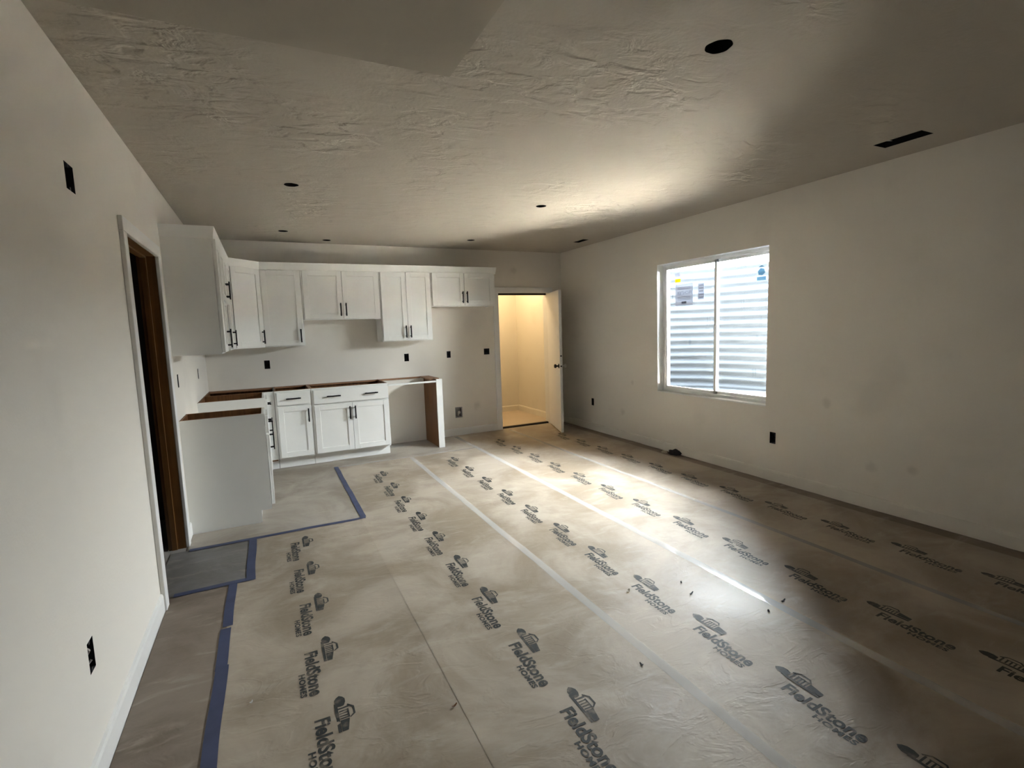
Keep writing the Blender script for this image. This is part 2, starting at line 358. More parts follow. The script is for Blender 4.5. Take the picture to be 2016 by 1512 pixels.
# unlit room beyond the doorway
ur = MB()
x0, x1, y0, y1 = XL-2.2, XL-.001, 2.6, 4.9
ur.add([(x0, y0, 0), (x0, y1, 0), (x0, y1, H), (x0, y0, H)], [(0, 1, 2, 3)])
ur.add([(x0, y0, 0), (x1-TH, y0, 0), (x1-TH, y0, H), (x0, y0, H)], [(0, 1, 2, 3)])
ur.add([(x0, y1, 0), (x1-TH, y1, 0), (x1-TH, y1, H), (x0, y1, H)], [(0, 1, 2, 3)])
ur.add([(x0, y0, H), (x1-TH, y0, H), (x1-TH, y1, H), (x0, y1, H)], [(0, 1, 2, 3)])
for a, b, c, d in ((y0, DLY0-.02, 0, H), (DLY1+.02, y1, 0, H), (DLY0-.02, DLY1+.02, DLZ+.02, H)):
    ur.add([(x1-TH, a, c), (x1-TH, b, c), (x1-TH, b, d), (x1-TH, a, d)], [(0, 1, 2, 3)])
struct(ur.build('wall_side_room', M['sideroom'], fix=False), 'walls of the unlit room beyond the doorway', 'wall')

# --- far doorway into the lit storage room
casing_frame('trim_2', 'y', DBX0, DBX1, DBZ, .08, .018, 'white casing around the doorway to the lit storage room')
d2 = empty('door_2', (0, 0, 0)); struct(d2, 'white jamb with black weatherstrip of the lit storage doorway', 'door frame')
box('jamb', M['trim'], DBX0-.02, DBX0, YB, YB+.14, 0, DBZ+.02, d2)
box('jamb', M['trim'], DBX1, DBX1+.02, YB, YB+.14, 0, DBZ+.02, d2)
box('head_jamb', M['trim'], DBX0, DBX1, YB, YB+.14, DBZ, DBZ+.02, d2)
tag(box('weatherstrip', M['rubber'], DBX0, DBX1, YB+.045, YB+.06, DBZ-.03, DBZ, d2), 'black rubber strip')
tag(box('threshold', M['rubber'], DBX0, DBX1, YB+.06, YB+.115, 0, .022, d2), 'dark metal threshold')
PX0, PX1, PY0, PY1 = 2.5, 4.03, YB+.14, 8.06
pr = MB()
pr.add([(PX0, PY1, 0), (PX1, PY1, 0), (PX1, PY1, H), (PX0, PY1, H)], [(0, 1, 2, 3)])
pr.add([(PX1, PY0, 0), (PX1, PY1, 0), (PX1, PY1, H), (PX1, PY0, H)], [(0, 1, 2, 3)])
pr.add([(PX0, PY0, 0), (PX0, PY1, 0), (PX0, PY1, H), (PX0, PY0, H)], [(0, 1, 2, 3)])
pr.add([(PX0, PY0, H), (PX1, PY0, H), (PX1, PY1, H), (PX0, PY1, H)], [(0, 1, 2, 3)])
for a, b, c, d in ((PX0, DBX0-.02, 0, H), (DBX1+.02, PX1, 0, H), (DBX0-.02, DBX1+.02, DBZ+.02, H)):
    pr.add([(a, PY0, c), (b, PY0, c), (b, PY0, d), (a, PY0, d)], [(0, 1, 2, 3)])
struct(pr.build('wall_storage_room', M['pantry'], fix=False), 'cream walls of the lit storage room', 'wall')
struct(box('floor_storage_room', M['pfloor'], PX0, PX1, 6.745, PY1, -.05, .004), 'pale floor of the lit storage room', 'floor')
struct(MB().prism([(PY1-a, b) for a, b in bbp], 'x', PX0, PX1-.014).build('baseboard_storage_back', M['pantry']), 'cream baseboard across the storage room end', 'baseboard')
struct(MB().prism([(PX1-a, b) for a, b in bbp], 'y', PY0, PY1-.001).build('baseboard_storage_side', M['pantry']), 'cream baseboard along the storage room side', 'baseboard')
# bulb in the storage room
bl = empty('ceiling_bulb', (3.3, 7.35, H)); tag(bl, 'bare warm bulb on the storage room ceiling', 'lamp')
MB().lathe((0, 0, 0), (0, 0, -1), [(0, .055), (.02, .055), (.035, .03), (.06, .022)]).build('lamp_holder', M['trim'], bl, smooth=True)
MB().lathe((0, 0, -.06), (0, 0, -1), [(0, .014), (.03, .02), (.06, .032), (.085, .03), (.10, .012), (.102, .001)]).build('bulb', bulbm, bl, smooth=True)
ld = bpy.data.lights.new('bulb_light', 'POINT'); lo = bpy.data.objects.new('bulb_light', ld); COL.objects.link(lo); lo.parent = bl
ld.energy = 0.63; ld.color = (1, .74, .42); ld.shadow_soft_size = .06; lo.location = (0, 0, -.20)

# open door leaf, hinged on the right jamb
DW = .775
ang = math.atan2(-.735, -.245)
dl = empty('open_door', (DBX1-.003, YB-.022, .02), ang)
tag(dl, 'white flush door standing open from the lit storage room', 'door')
box('door_leaf', M['trim'], 0, DW, -.0175, .0175, 0, DBZ-.035, dl, .002)
for zz in (.25, .95, 1.72):
    MB().cyl((-.004, .02, zz-.045), (-.004, .02, zz+.045), .006, 10).build('hinge', M['brass'], dl)
for s, mm, lb in ((-1, M['black'], 'satin knob with its shade put into the colour'), (1, M['brass'], 'pale knob')):  # shaded-side knob gets its shadow as a black colour
    k = MB().lathe((DW-.065, s*.0175, .92), (0, s, 0), [(0, .032), (.006, .032), (.01, .012), (.032, .012), (.04, .026), (.055, .029), (.066, .02), (.068, .001)], 20).build('knob', mm, dl, smooth=True)
    tag(k, lb)
MB().lathe((DW, 0, .92), (1, 0, 0), [(0, .011), (.0015, .011)], 12).build('latch_plate', M['black'], dl)
MB().lathe((DW, 0, 1.06), (1, 0, 0), [(0, .011), (.0012, .011)], 12).build('deadbolt_hole', M['dark'], dl)

# ------------------------------------------------------------------ windows and their wells
OX = XR+.19; fw = .032; FX0, FX1 = XR+.085, XR+.145
WRIM = 2.135
def window_unit(name, WY0, WY1, label, well_label, gravel_label):
    wn = empty(name, (0, 0, 0)); struct(wn, label, 'window')
    rv = MB()
    for a in ([(XR, WY0, WZ0), (OX, WY0, WZ0), (OX, WY0, WZ1), (XR, WY0, WZ1)], [(XR, WY1, WZ0), (OX, WY1, WZ0), (OX, WY1, WZ1), (XR, WY1, WZ1)],
              [(XR, WY0, WZ1), (OX, WY0, WZ1), (OX, WY1, WZ1), (XR, WY1, WZ1)], [(XR, WY0, WZ0), (OX, WY0, WZ0), (OX, WY1, WZ0), (XR, WY1, WZ0)]):
        rv.add(a, [(0, 1, 2, 3)])
    rv.build('window_return', M['vinyl'], wn, fix=False)
    box('window_sill', M['trim'], XR-.002, FX0, WY0, WY1, WZ0-.0, WZ0+.012, wn, .003)
    box('frame_bottom', M['vinyl'], FX0, FX1, WY0, WY1, WZ0, WZ0+fw+.01, wn, .003)
    box('frame_top', M['vinyl'], FX0, FX1, WY0, WY1, WZ1-fw, WZ1, wn, .003)
    box('frame_side', M['vinyl'], FX0, FX1, WY0, WY0+fw, WZ0+fw, WZ1-fw, wn, .003)
    box('frame_side', M['vinyl'], FX0, FX1, WY1-fw, WY1, WZ0+fw, WZ1-fw, wn, .003)
    def sash(x, y0, y1, nm):
        s = empty(nm); s.parent = wn
        z0, z1 = WZ0+fw+.008, WZ1-fw
        box('sash_rail', M['vinyl'], x, x+.028, y0, y1, z0, z0+.032, s, .002); box('sash_rail', M['vinyl'], x, x+.028, y0, y1, z1-.028, z1, s, .002)
        box('sash_stile', M['vinyl'], x, x+.028, y0, y0+.03, z0, z1, s, .002); box('sash_stile', M['vinyl'], x, x+.028, y1-.03, y1, z0, z1, s, .002)
        MB().add([(x+.014, y0+.02, z0+.02), (x+.014, y1-.02, z0+.02), (x+.014, y1-.02, z1-.02), (x+.014, y0+.02, z1-.02)], [(0, 1, 2, 3)]).build('pane', M['glass'], s, fix=False)
    ym = WY0+.678
    sash(XR+.088, ym-.02, WY1-fw+.004, 'sliding_sash')
    sash(XR+.112, WY0+fw-.004, ym+.02, 'fixed_sash')
    box('sash_lock', M['vinyl'], XR+.076, XR+.088, ym-.013, ym+.005, 1.36, 1.44, wn, .002)
    # well: corrugated steel half round, gravel
    WCX, WCY, WR, WX, WYY = OX, WY0+.70, 1.0, .95, 1.38
    st = MB(); na, z0, z1 = 56, .52, WRIM; pitch_c = .098; nz = 148
    for j in range(nz+1):
        z = z0+(z1-z0)*j/nz
        rr = WR+.014*math.sin(2*math.pi*z/pitch_c)
        for i in range(na+1):
            t = -math.pi/2+math.pi*i/na
            st.v.append((WCX+rr*math.cos(t)*WX, WCY+rr*math.sin(t)*WYY, z))
    for j in range(nz):
        for i in range(na):
            a = j*(na+1)+i; st.f.append((a, a+1, a+na+2, a+na+1))
    tag(st.build('window_well', M['steel'], smooth=True, fix=False), well_label, 'window well')
    gr = MB(); rnd = random.Random(4); n = 26
    for j in range(n+1):
        for i in range(n+1):
            t = -math.pi/2+math.pi*i/n; r = WR*.985*j/n
            gr.v.append((WCX+r*math.cos(t)*WX, WCY+r*math.sin(t)*WYY, .58+.08*(r/WR)*(.5-.5*math.sin(t))+rnd.uniform(-.012, .012)))
    for j in range(n):
        for i in range(n):
            a = j*(n+1)+i; gr.f.append((a, a+1, a+n+2, a+n+1))
    tag(gr.build('well_gravel', M['gravel'], fix=False), gravel_label, 'gravel', kind='stuff')
window_unit('window_1', WY0, WY1, 'white sliding window in the long wall with stickers on its panes', 'corrugated galvanized steel well outside the window with stickers', 'pale gravel in the well outside the window with stickers')
struct(holed_sheet('wall_foundation', M['concrete'], 'x', OX, 1.9, 5.7, .3, 2.5, [(WY0, WY1, WZ0, WZ1)]), 'concrete foundation face in the window wells', 'wall')

# ------------------------------------------------------------------ text meshes
def text_mesh(s, size, bold=0., space=1.):
    c = bpy.data.curves.new('t', 'FONT'); c.body = s; c.size = size; c.offset = bold; c.space_character = space; c.resolution_u = 3
    o = bpy.data.objects.new('t', c); COL.objects.link(o)
    dg = bpy.context.evaluated_depsgraph_get(); dg.update()
    me = bpy.data.meshes.new_from_object(o.evaluated_get(dg))
    vs = [v.co.copy() for v in me.vertices]; fs = [tuple(p.vertices) for p in me.polygons]
    bpy.data.objects.remove(o); bpy.data.curves.remove(c); bpy.data.meshes.remove(me)
    x0 = min(v.x for v in vs); x1 = max(v.x for v in vs)
    return [(v.x-x0, v.y) for v in vs], fs, x1-x0

# stickers on the glass
def sticker(name, y0, y1, zz0, zz1, m, label, xg=XR+.101):
    return tag(MB().box(xg-.0012, xg-.0004, y0, y1, zz0, zz1).build(name, m), label, 'sticker')
s1 = sticker('window_sticker', 4.105, 4.365, 1.665, 1.90, M['label'], 'large square grey printed sticker on the window pane')
vs, fs, w = text_mesh('FRONTIER', .05, .0012)
k = .215/w
MB().add([(XR+.0995, 4.125+u*k, 1.785+v) for u, v in vs], fs).build('printed_lettering', M['labelink'], s1, fix=False)
for zz in (1.86, 1.845, 1.755, 1.74, 1.725):
    MB().box(XR+.0993, XR+.0997, 4.14, 4.33, zz, zz+.005).build('printed_line', M['labelink'], s1)
MB().box(XR+.0993, XR+.0997, 4.20, 4.27, 1.685, 1.71).build('printed_patch', M['labelink'], s1)
s2 = sticker('window_sticker', 3.95, 4.035, 1.715, 1.885, M['label'], 'narrow upright grey sticker beside the large square one')
for zz in (1.86, 1.83, 1.80, 1.765, 1.735):
    MB().box(XR+.0993, XR+.0997, 3.96, 4.02, zz, zz+.008).build('printed_line', M['labelink'], s2)
sticker('window_sticker', 4.288, 4.37, 1.985, 2.025, M['label'], 'small grey sticker above the yellow one on the pane')
sticker('window_sticker', 4.288, 4.37, 1.925, 1.962, M['yellow'], 'small yellow sticker on the window pane')
hx = MB(); xg = XR+.125
pts = [(3.286+.042*math.cos(math.radians(a)), 1.925+.036*math.sin(math.radians(a))) for a in range(15, 375, 60)]
hx.prism(pts, 'x', xg-.0012, xg-.0004)
tag(hx.build('window_sticker', M['bluelab']), 'six-sided blue-grey sticker on the window pane', 'sticker')
tag(MB().prism([(3.245, 1.968), (3.32, 1.968), (3.285, 1.986)], 'x', xg-.0012, xg-.0004).build('window_sticker', M['bluelab']), 'tiny blue-grey peaked sticker above the six-sided one', 'sticker')
sticker('window_sticker', 3.235, 3.335, 1.845, 1.88, M['bluelab'], 'blue-grey bar sticker below the six-sided one', xg)

# ------------------------------------------------------------------ cabinets
# each cabinet is built in its own frame: x = width (0..w), y = depth (front face frame at 0, wall at +d), z up
FFT = .019; DT = .022
def pull(parent, x, z, length=.128, vertical=True, y=-FFT-DT-.004):
    m = MB(); l = length/2; r = .0072; out = .034
    def bx(cx, cz, hx, hz, ya, yb): m.box(cx-hx, cx+hx, ya, yb, cz-hz, cz+hz)
    if vertical:
        bx(x, z, r, l+.012, y-out, y-out+.010); bx(x, z-l+.01, r*.9, r*.9, y-out+.004, y); bx(x, z+l-.01, r*.9, r*.9, y-out+.004, y)
    else:
        bx(x, z, l+.012, r, y-out, y-out+.010); bx(x-l+.01, z, r*.9, r*.9, y-out+.004, y); bx(x+l-.01, z, r*.9, r*.9, y-out+.004, y)
    return tag(m.build('pull', M['black'], parent, .0015), 'black bar pull')
def shaker(parent, x0, x1, z0, z1, handle=None, hz=None, name='door'):
    """shaker door in front of the face frame; handle 'l'/'r' side"""
    y0, y1 = -FFT-DT-.004, -FFT-.004; s = .058
    m = MB().box(x0, x0+s, y0, y1, z0, z1).box(x1-s, x1, y0, y1, z0, z1).box(x0+s, x1-s, y0, y1, z0, z0+s).box(x0+s, x1-s, y0, y1, z1-s, z1)
    d = m.build(name, M['cab'], parent, .0015)
    box('panel', M['cab'], x0+s-.004, x1-s+.004, y0+.009, y1-.002, z0+s-.004, z1-s+.004, d)
    if handle:
        hx = x0+.029 if handle == 'l' else x1-.029
        pull(d, hx, hz)
    return d
def slab(parent, x0, x1, z0, z1, pulls=(), name='drawer_front'):
    d = box(name, M['cab'], x0, x1, -FFT-DT-.004, -FFT-.004, z0, z1, parent, .002)
    for px in pulls: pull(d, px, (z0+z1)/2, vertical=False)
    return d
def face_frame(parent, w, z0, z1, rails=(), st=.038, mids=()):
    m = MB().box(0, st, -FFT, 0, z0, z1).box(w-st, w, -FFT, 0, z0, z1).box(st, w-st, -FFT, 0, z0, z0+st).box(st, w-st, -FFT, 0, z1-st, z1)
    for r in rails: m.box(st, w-st, -FFT, 0, r-.015, r+.015)
    for r in mids: m.box(r-st/2, r+st/2, -FFT, 0, z0+st, z1-st)
    return m.build('face_frame', M['cab'], parent)
def wall_cabinet(loc, rz, w, z0, z1, d, doors, label, name='wall_cabinet', hz=None, end=None):
    """doors: list of (x0,x1,handle)"""
    e = empty(name, (*loc, 0), rz); tag(e, label, 'cabinet')
    box('side_panel', M['cab'], 0, .016, 0, d, z0, z1, e); box('side_panel', M['cab'], w-.016, w, 0, d, z0, z1, e)
    box('bottom_panel', M['cab'], .016, w-.016, 0, d, z0+.012, z0+.028, e); box('top_panel', M['cab'], .016, w-.016, 0, d, z1-.016, z1, e)
    box('back_panel', M['wood'], .016, w-.016, d-.008, d-.001, z0+.028, z1-.016, e)
    face_frame(e, w, z0, z1)
    for a, b, h in doors: shaker(e, a, b, z0+.012, z1-.014, h, z0+.012+.105)
    return e
def base_carcass(e, w, d, z0=.114, z1=.876, toe=True, left='cab', right='cab', braces=True):
    """open-topped base box: outer white skins, brown inside"""
    for nm, a, b, mm in (('side_panel', 0, .016, left), ('side_panel', w-.016, w, right)):
        o = MB().box(a, b, 0, d, z0, z1).build(nm, M['wood'], e)
        if mm == 'cab':
            sx = (a-.0015, a) if a == 0 else (b, b+.0015)
            box('side_skin', M['cab'], sx[0], sx[1], 0, d, z0, z1-.001, o)
        box('side_foot', M['cab'], a, b, .075, d, 0, z0, e)
        box('top_edge', M['edge'], a, b, 0, d, z1, z1+.001, o)
    box('bottom_panel', M['wood'], .016, w-.016, 0, d-.012, z0, z0+.016, e)
    box('back_panel', M['wood'], .016, w-.016, d-.012, d-.002, z0+.016, z1, e)
    if braces:
        box('stretcher', M['edge'], .016, w-.016, 0, .04, z1-.018, z1-.001, e)
        box('stretcher', M['edge'], .016, w-.016, d-.05, d-.012, z1-.018, z1-.001, e)
    if toe: box('toe_kick', M['cab'], 0, w, .06, .075, 0, z0, e)

UZ0, UZ1 = 1.357, 2.225
UD = .30
# wall cabinets against the far wall (front of the frame at y = YB-UD)
YU = YB-UD-FFT+.019
def far_wall_cab(x0, x1, z0, doors, label):
    w = x1-x0
    return wall_cabinet((x0, YB-UD), 0, w-.001, z0, UZ1, UD, doors, label)
w = .43; far_wall_cab(-.008, .422, UZ0, [(.012, w-.014, 'r')], 'white single-door wall cabinet beside the angled corner cabinet')
w = .883; far_wall_cab(.422, 1.305, 1.648, [(.014, w/2-.0015, 'r'), (w/2+.0015, w-.014, 'l')], 'short white two-door wall cabinet above the sink cabinet')
w = .645; far_wall_cab(1.305, 1.95, UZ0+.006, [(.014, w/2-.0015, 'r'), (w/2+.0015, w-.014, 'l')], 'tall white two-door wall cabinet above the dishwasher gap')
w = .90; far_wall_cab(1.95, 2.85, 1.785, [(.016, w/2-.0015, 'r'), (w/2+.0015, w-.03, 'l')], 'short white two-door wall cabinet above the refrigerator space')
# against the left wall: local x runs along -Y, front faces +X  -> rotate 90 deg: local x -> +Y, local y -> -X
UX = XL+UD
def left_wall_cab(y0, y1, z0, doors, label):
    return wall_cabinet((UX, y0), math.pi/2, y1-y0-.001, z0, UZ1, UD, doors, label)
left_wall_cab(4.40, 4.78, UZ0, [(.014, .366, 'r')], 'narrow white wall cabinet with a plain end panel by the doorway')
left_wall_cab(4.78, 5.54, 1.775, [(.014, .3785, 'r'), (.3815, .746, 'l')], 'short white wall cabinet over the range gap')
left_wall_cab(5.54, 6.03, UZ0, [(.014, .476, 'l')], 'white single-door wall cabinet between range gap and corner cabinet')
# angled corner wall cabinet
e = empty('corner_wall_cabinet', (XL, YB, 0)); tag(e, 'white angled corner wall cabinet with one door', 'cabinet')
A, B = Vector((UX, 6.031)), Vector((-.009, YB-UD))
poly = [(XL, YB), (XL, 6.031), (UX, 6.031), (-.009, YB-UD), (-.009, YB)]
lp = [(a-XL, b-YB) for a, b in poly]
MB().prism(lp, 'z', UZ0+.012, UZ0+.028).build('bottom_panel', M['cab'], e); MB().prism(lp, 'z', UZ1-.016, UZ1).build('top_panel', M['cab'], e)
box('side_panel', M['cab'], 0, UD, 6.031-YB, 6.047-YB, UZ0, UZ1, e); box('side_panel', M['cab'], -.009-.016-XL, -.009-XL, -UD, 0, UZ0, UZ1, e)
dv = B-A; wl = dv.length
fe = empty('front', (A.x-XL, A.y-YB, 0), math.atan2(dv.y, dv.x)); fe.parent = e
face_frame(fe, wl, UZ0, UZ1); shaker(fe, .03, wl-.03, UZ0+.012, UZ1-.014, 'r', UZ0+.117)
fm = Matrix.LocRotScale(fe.location, fe.rotation_euler, None)
for ch in list(fe.children):
    ch.parent = e; ch.matrix_basis = fm
bpy.data.objects.remove(fe)

# crown board along the tops
cr = MB(); T = .03
path = [(XL, 4.392), (UX+FFT+.012, 4.392), (UX+FFT+.012, 6.02), (.002, YB-UD-FFT-.012), (2.858, YB-UD-FFT-.012), (2.858, YB)]
def off(path, t):
    out = []
    for i, p in enumerate(path):
        p = Vector(p); ns = []
        for a, b in ((i-1, i), (i, i+1)):
            if 0 <= a and b < len(path):
                d = (Vector(path[b])-Vector(path[a])).normalized(); ns.append(Vector((d.y, -d.x)))
        n = (sum(ns, Vector((0, 0)))).normalized(); out.append(p+n*t/max(.3, n.dot(ns[0])))
    return out
prof = [(-.02, UZ1-.012), (0, UZ1-.012), (.004, UZ1+.01), (.012, 2.285), (.014, 2.297), (-.02, 2.297)]
rings = [off(path, t) for t, z in prof]
for i in range(len(path)):
    for k, (t, z) in enumerate(prof): cr.v.append((rings[k][i].x, rings[k][i].y, z))
n = len(prof)
for i in range(len(path)-1):
    for k in range(n): cr.f.append((i*n+k, (i+1)*n+k, (i+1)*n+(k+1) % n, i*n+(k+1) % n))
cr.f += [tuple(range(n)), tuple(range((len(path)-1)*n, len(path)*n))]
tag(cr.build('crown_board', M['cab']), 'white crown board along the tops of the wall cabinets', 'moulding')

# base cabinets against the far wall: front of carcass at y = YB-.555
BD = .553; YF = YB-BD
def far_base(x0, x1, label):
    e = empty('base_cabinet', (x0, YF, 0)); tag(e, label, 'cabinet'); base_carcass(e, x1-x0-.004, BD); return e
e = far_base(.045, .42, 'white base cabinet with one drawer above one door next to the corner'); w = .375
face_frame(e, w-.004, .114, .876, rails=(.705,))
slab(e, .022, w-.014, .718, .858, (w/2,)); shaker(e, .022, w-.014, .132, .70, 'r', .70-.11)
e = far_base(.42, 1.285, 'wide white sink base cabinet with two pulls on its false drawer front'); w = .865
face_frame(e, w-.004, .114, .876, rails=(.69,))
slab(e, .022, w-.012, .70, .858, (.235, .655), 'false_drawer_front')
shaker(e, .022, w/2-.0015, .132, .682, 'r', .682-.11); shaker(e, w/2+.0015, w-.012, .132, .682, 'l', .682-.11)

# corner base (blind) : from the far wall to the range gap, faces +X
BX = -.072
def left_base(y0, y1, label, name='base_cabinet'):
    e = empty(name, (BX, y0, 0), math.pi/2); tag(e, label, 'cabinet'); return e
DLB = BX-XL
e = left_base(5.54, 6.08, 'white base cabinet between range gap and far wall corner')
base_carcass(e, .539, DLB, braces=False)
face_frame(e, .539, .114, .876, rails=(.705,))
slab(e, .014, .46, .718, .858, (.23,)); shaker(e, .014, .46, .132, .70, 'l', .59)
cb = empty('corner_base_cabinet', (XL, 6.081, 0)); tag(cb, 'blind white corner base cabinet open at the top', 'cabinet')
box('back_panel', M['wood'], .002, .650, .545, .556, 0, .876, cb); box('side_panel', M['wood'], .002, .014, 0, .545, .1, .876, cb)
box('bottom_panel', M['wood'], .014, .650, 0, .545, .1, .116, cb)
box('corner_stile', M['cab'], -.072-XL+.001, .040-XL, -.001, .006, .114, .876, cb)
box('toe_kick', M['cab'], -.13-XL, .040-XL, .06, .075, 0, .114, cb)
box('stretcher', M['edge'], .014, .650, .47, .545, .858, .875, cb)
# narrow end cabinet by the doorway, notched end panel
e = left_base(4.40, 4.78, 'narrow white base cabinet with plain end panel by the doorway')
base_carcass(e, .379, DLB, braces=False)
ep = [(-FFT, .100), (.056, .100), (.056, 0), (DLB-.001, 0), (DLB-.001, .876), (-FFT, .876)]
MB().prism(ep, 'x', -.006, -.002).build('end_panel', M['cab'], e)
face_frame(e, .379, .114, .876, rails=(.705,))
slab(e, .014, .365, .718, .858, (.19,)); shaker(e, .014, .365, .132, .70, 'r', .59)

# dishwasher gap: end panel, rails
e = empty('dishwasher_end_panel', (1.886, YF, 0)); tag(e, 'white fronted brown plywood end panel beside the dishwasher gap', 'panel')
box('panel_board', M['wood'], 0, .018, 0, BD-.002, 0, .876, e)
box('front_stile', M['cab'], 0, .075, -FFT, 0, 0, .876, e, .001)
box('outer_skin', M['cab'], .018, .0195, 0, BD-.002, 0, .875, e)
box('top_brace', M['edge'], -.05, .075, .10, BD-.002, .862, .8775, e)
tag(box('support_rail', M['cab'], 1.288, 1.885, YF-FFT+.005, YF-FFT+.03, .838, .858), 'white wooden rail across the front of the dishwasher gap', 'rail')
tag(box('wall_cleat', M['edge'], 1.288, 1.835, YB-.02, YB, .855, .875), 'thin wooden cleat on the wall behind the dishwasher gap', 'rail')

# ------------------------------------------------------------------ electrical boxes, cans, vents
def elec(plane, val, u, z, w, h, inward, label, lugs=True, name='electrical_box', m=None, group=None):
    """open plastic box set behind the hole; inward = direction into the wall (+1/-1 along the plane axis)"""
    m = m or M['bluebox']
    base = {'x': (val, u, z), 'y': (u, val, z)}[plane]
    e = empty(name, base); tag(e, label, 'electrical box', group)
    b = MB(); t = .003; d = .06*inward
    def Q(a, c, p): return (p, a, c) if plane == 'x' else (a, p, c)
    w2, h2 = w/2, h/2
    cs = [(-w2, -h2), (w2, -h2), (w2, h2), (-w2, h2)]
    b.add([Q(a, c, 0) for a, c in cs]+[Q(a, c, d) for a, c in cs], [(0, 1, 5, 4), (1, 2, 6, 5), (2, 3, 7, 6), (3, 0, 4, 7), (4, 5, 6, 7)])
    b.build('box_shell', m, e, fix=False)
    if lugs:
        l = MB()
        for s in (-1, 1):
            a0 = -.012; l.add([Q(a0, s*h2, .001*inward), Q(.006, s*h2, .001*inward), Q(.003, s*(h2-.014), .001*inward), Q(a0+.003, s*(h2-.014), .001*inward)], [(0, 1, 2, 3)])
        l.build('screw_lug', M['bluebox'], e, fix=False)
        p0 = Vector(Q(-w2*.4, -h2*.3, d*.9)); p1 = Vector(Q(w2*.2, h2*.25, d*.25)); p2 = Vector(Q(w2*.5, -h2*.5, d*.35))
        MB().cyl(p0, p1, .003, 8).cyl(p1, p2, .003, 8).build('wire', M['dark'], e)
    return e
elec('x', XR, *OUT_R[0], 1, 'open black electrical box on the window wall near the open door')
elec('x', XR, *OUT_R[1], 1, 'open black electrical box low on the wall below the window')
elec('x', XL, *OUT_L[0], -1, 'open black electrical box high on the wall near the doorway')
o = elec('x', XL, *OUT_L[1], -1, 'open electrical box with grey wires low on the wall near the doorway')
mw = MB()
mw.cyl((-.03, -.01, .05), (-.004, -.002, .02), .004, 8).cyl((-.004, -.002, .02), (-.03, .006, -.03), .004, 8).cyl((-.004, .008, -.02), (-.03, -.01, -.05), .004, 8)
mw.build('loose_wire', M['wire'], o)
elec('x', XL, *OUT_L[2], -1, 'small open electrical box above the narrow base cabinet')
elec('x', XL, *OUT_L[3], -1, 'small open electrical box above the corner base cabinet')
elec('y', YB, *OUT_B[0], 1, 'open black electrical box under the single-door wall cabinet')
elec('y', YB, *OUT_B[1], 1, 'open black electrical box under the tall two-door wall cabinet')
elec('y', YB, *OUT_B[2], 1, 'narrow open electrical box in the refrigerator space')
elec('y', YB, *OUT_B[3], 1, 'square open electrical box beside the storage doorway casing')
e = elec('y', YB, *WBOX, 1, 'grey water supply box low in the refrigerator space', False, 'water_supply_box', M['tin'])
e['category'] = 'water box'
MB().box(-.052, .052, -.004, .0, -.075, -.06).box(-.052, .052, -.004, 0, .06, .075).box(-.052, -.0375, -.004, 0, -.06, .06).box(.0375, .052, -.004, 0, -.06, .06).build('flange', M['tin'], e)
MB().cyl((0, .03, -.055), (0, .03, 0), .009, 12).cyl((0, .03, 0), (0, -.01, 0), .008, 12).cyl((0, -.01, 0), (0, -.014, 0), .02, 12).build('valve', M['brass'], e)

CL = ['open round light hole in the ceiling outside the soffit corner', 'open round light hole above the blue tape corner', 'open round light hole in line with the window',
      'open round light hole above the sink cabinet side of the kitchen', 'open round light hole close to the far wall', 'open round light hole above the refrigerator space']
for (x, y, r), lb in zip(CANS, CL):
    c = empty('recessed_light_can', (x, y, H)); tag(c, lb, 'light hole')
    MB().cyl((0, 0, 0), (0, 0, .10), r*1.12, 28, caps=False).build('can_shell', M['dark'], c, smooth=True, fix=False)
    n = 28; t = MB(); t.add([(r*1.12*math.cos(2*math.pi*i/n), r*1.12*math.sin(2*math.pi*i/n), .10) for i in range(n)], [tuple(range(n))]); t.build('can_top', M['dark'], c, fix=False)
    MB().cyl((0, 0, .05), (0, 0, .10), r*.35, 14).build('lamp_socket', M['dark'], c)
for (x0, x1, y0, y1), lb in zip(VENTS, ('open duct slot in the ceiling above the window wall', 'open duct slot in the ceiling near the far wall corner')):
    cx, cy = (x0+x1)/2, (y0+y1)/2; a, b = (x1-x0)/2, (y1-y0)/2
    v = empty('ceiling_duct_boot', (cx, cy, H)); tag(v, lb, 'duct')
    q = [(-a, -b), (a, -b), (a, b), (-a, b)]
    MB().add([(*p, 0) for p in q]+[(*p, .12) for p in q], [(0, 1, 5, 4), (1, 2, 6, 5), (2, 3, 7, 6), (3, 0, 4, 7), (4, 5, 6, 7)]).build('duct_wall', M['dark'], v, fix=False)
    MB().add([(-a, b*.45, .001), (-a+.05, b*.40, .006), (-a+.05, b*.34, .006), (-a, b*.30, .001)], [(0, 1, 2, 3)]).build('bent_tab', M['tin'], v, fix=False)

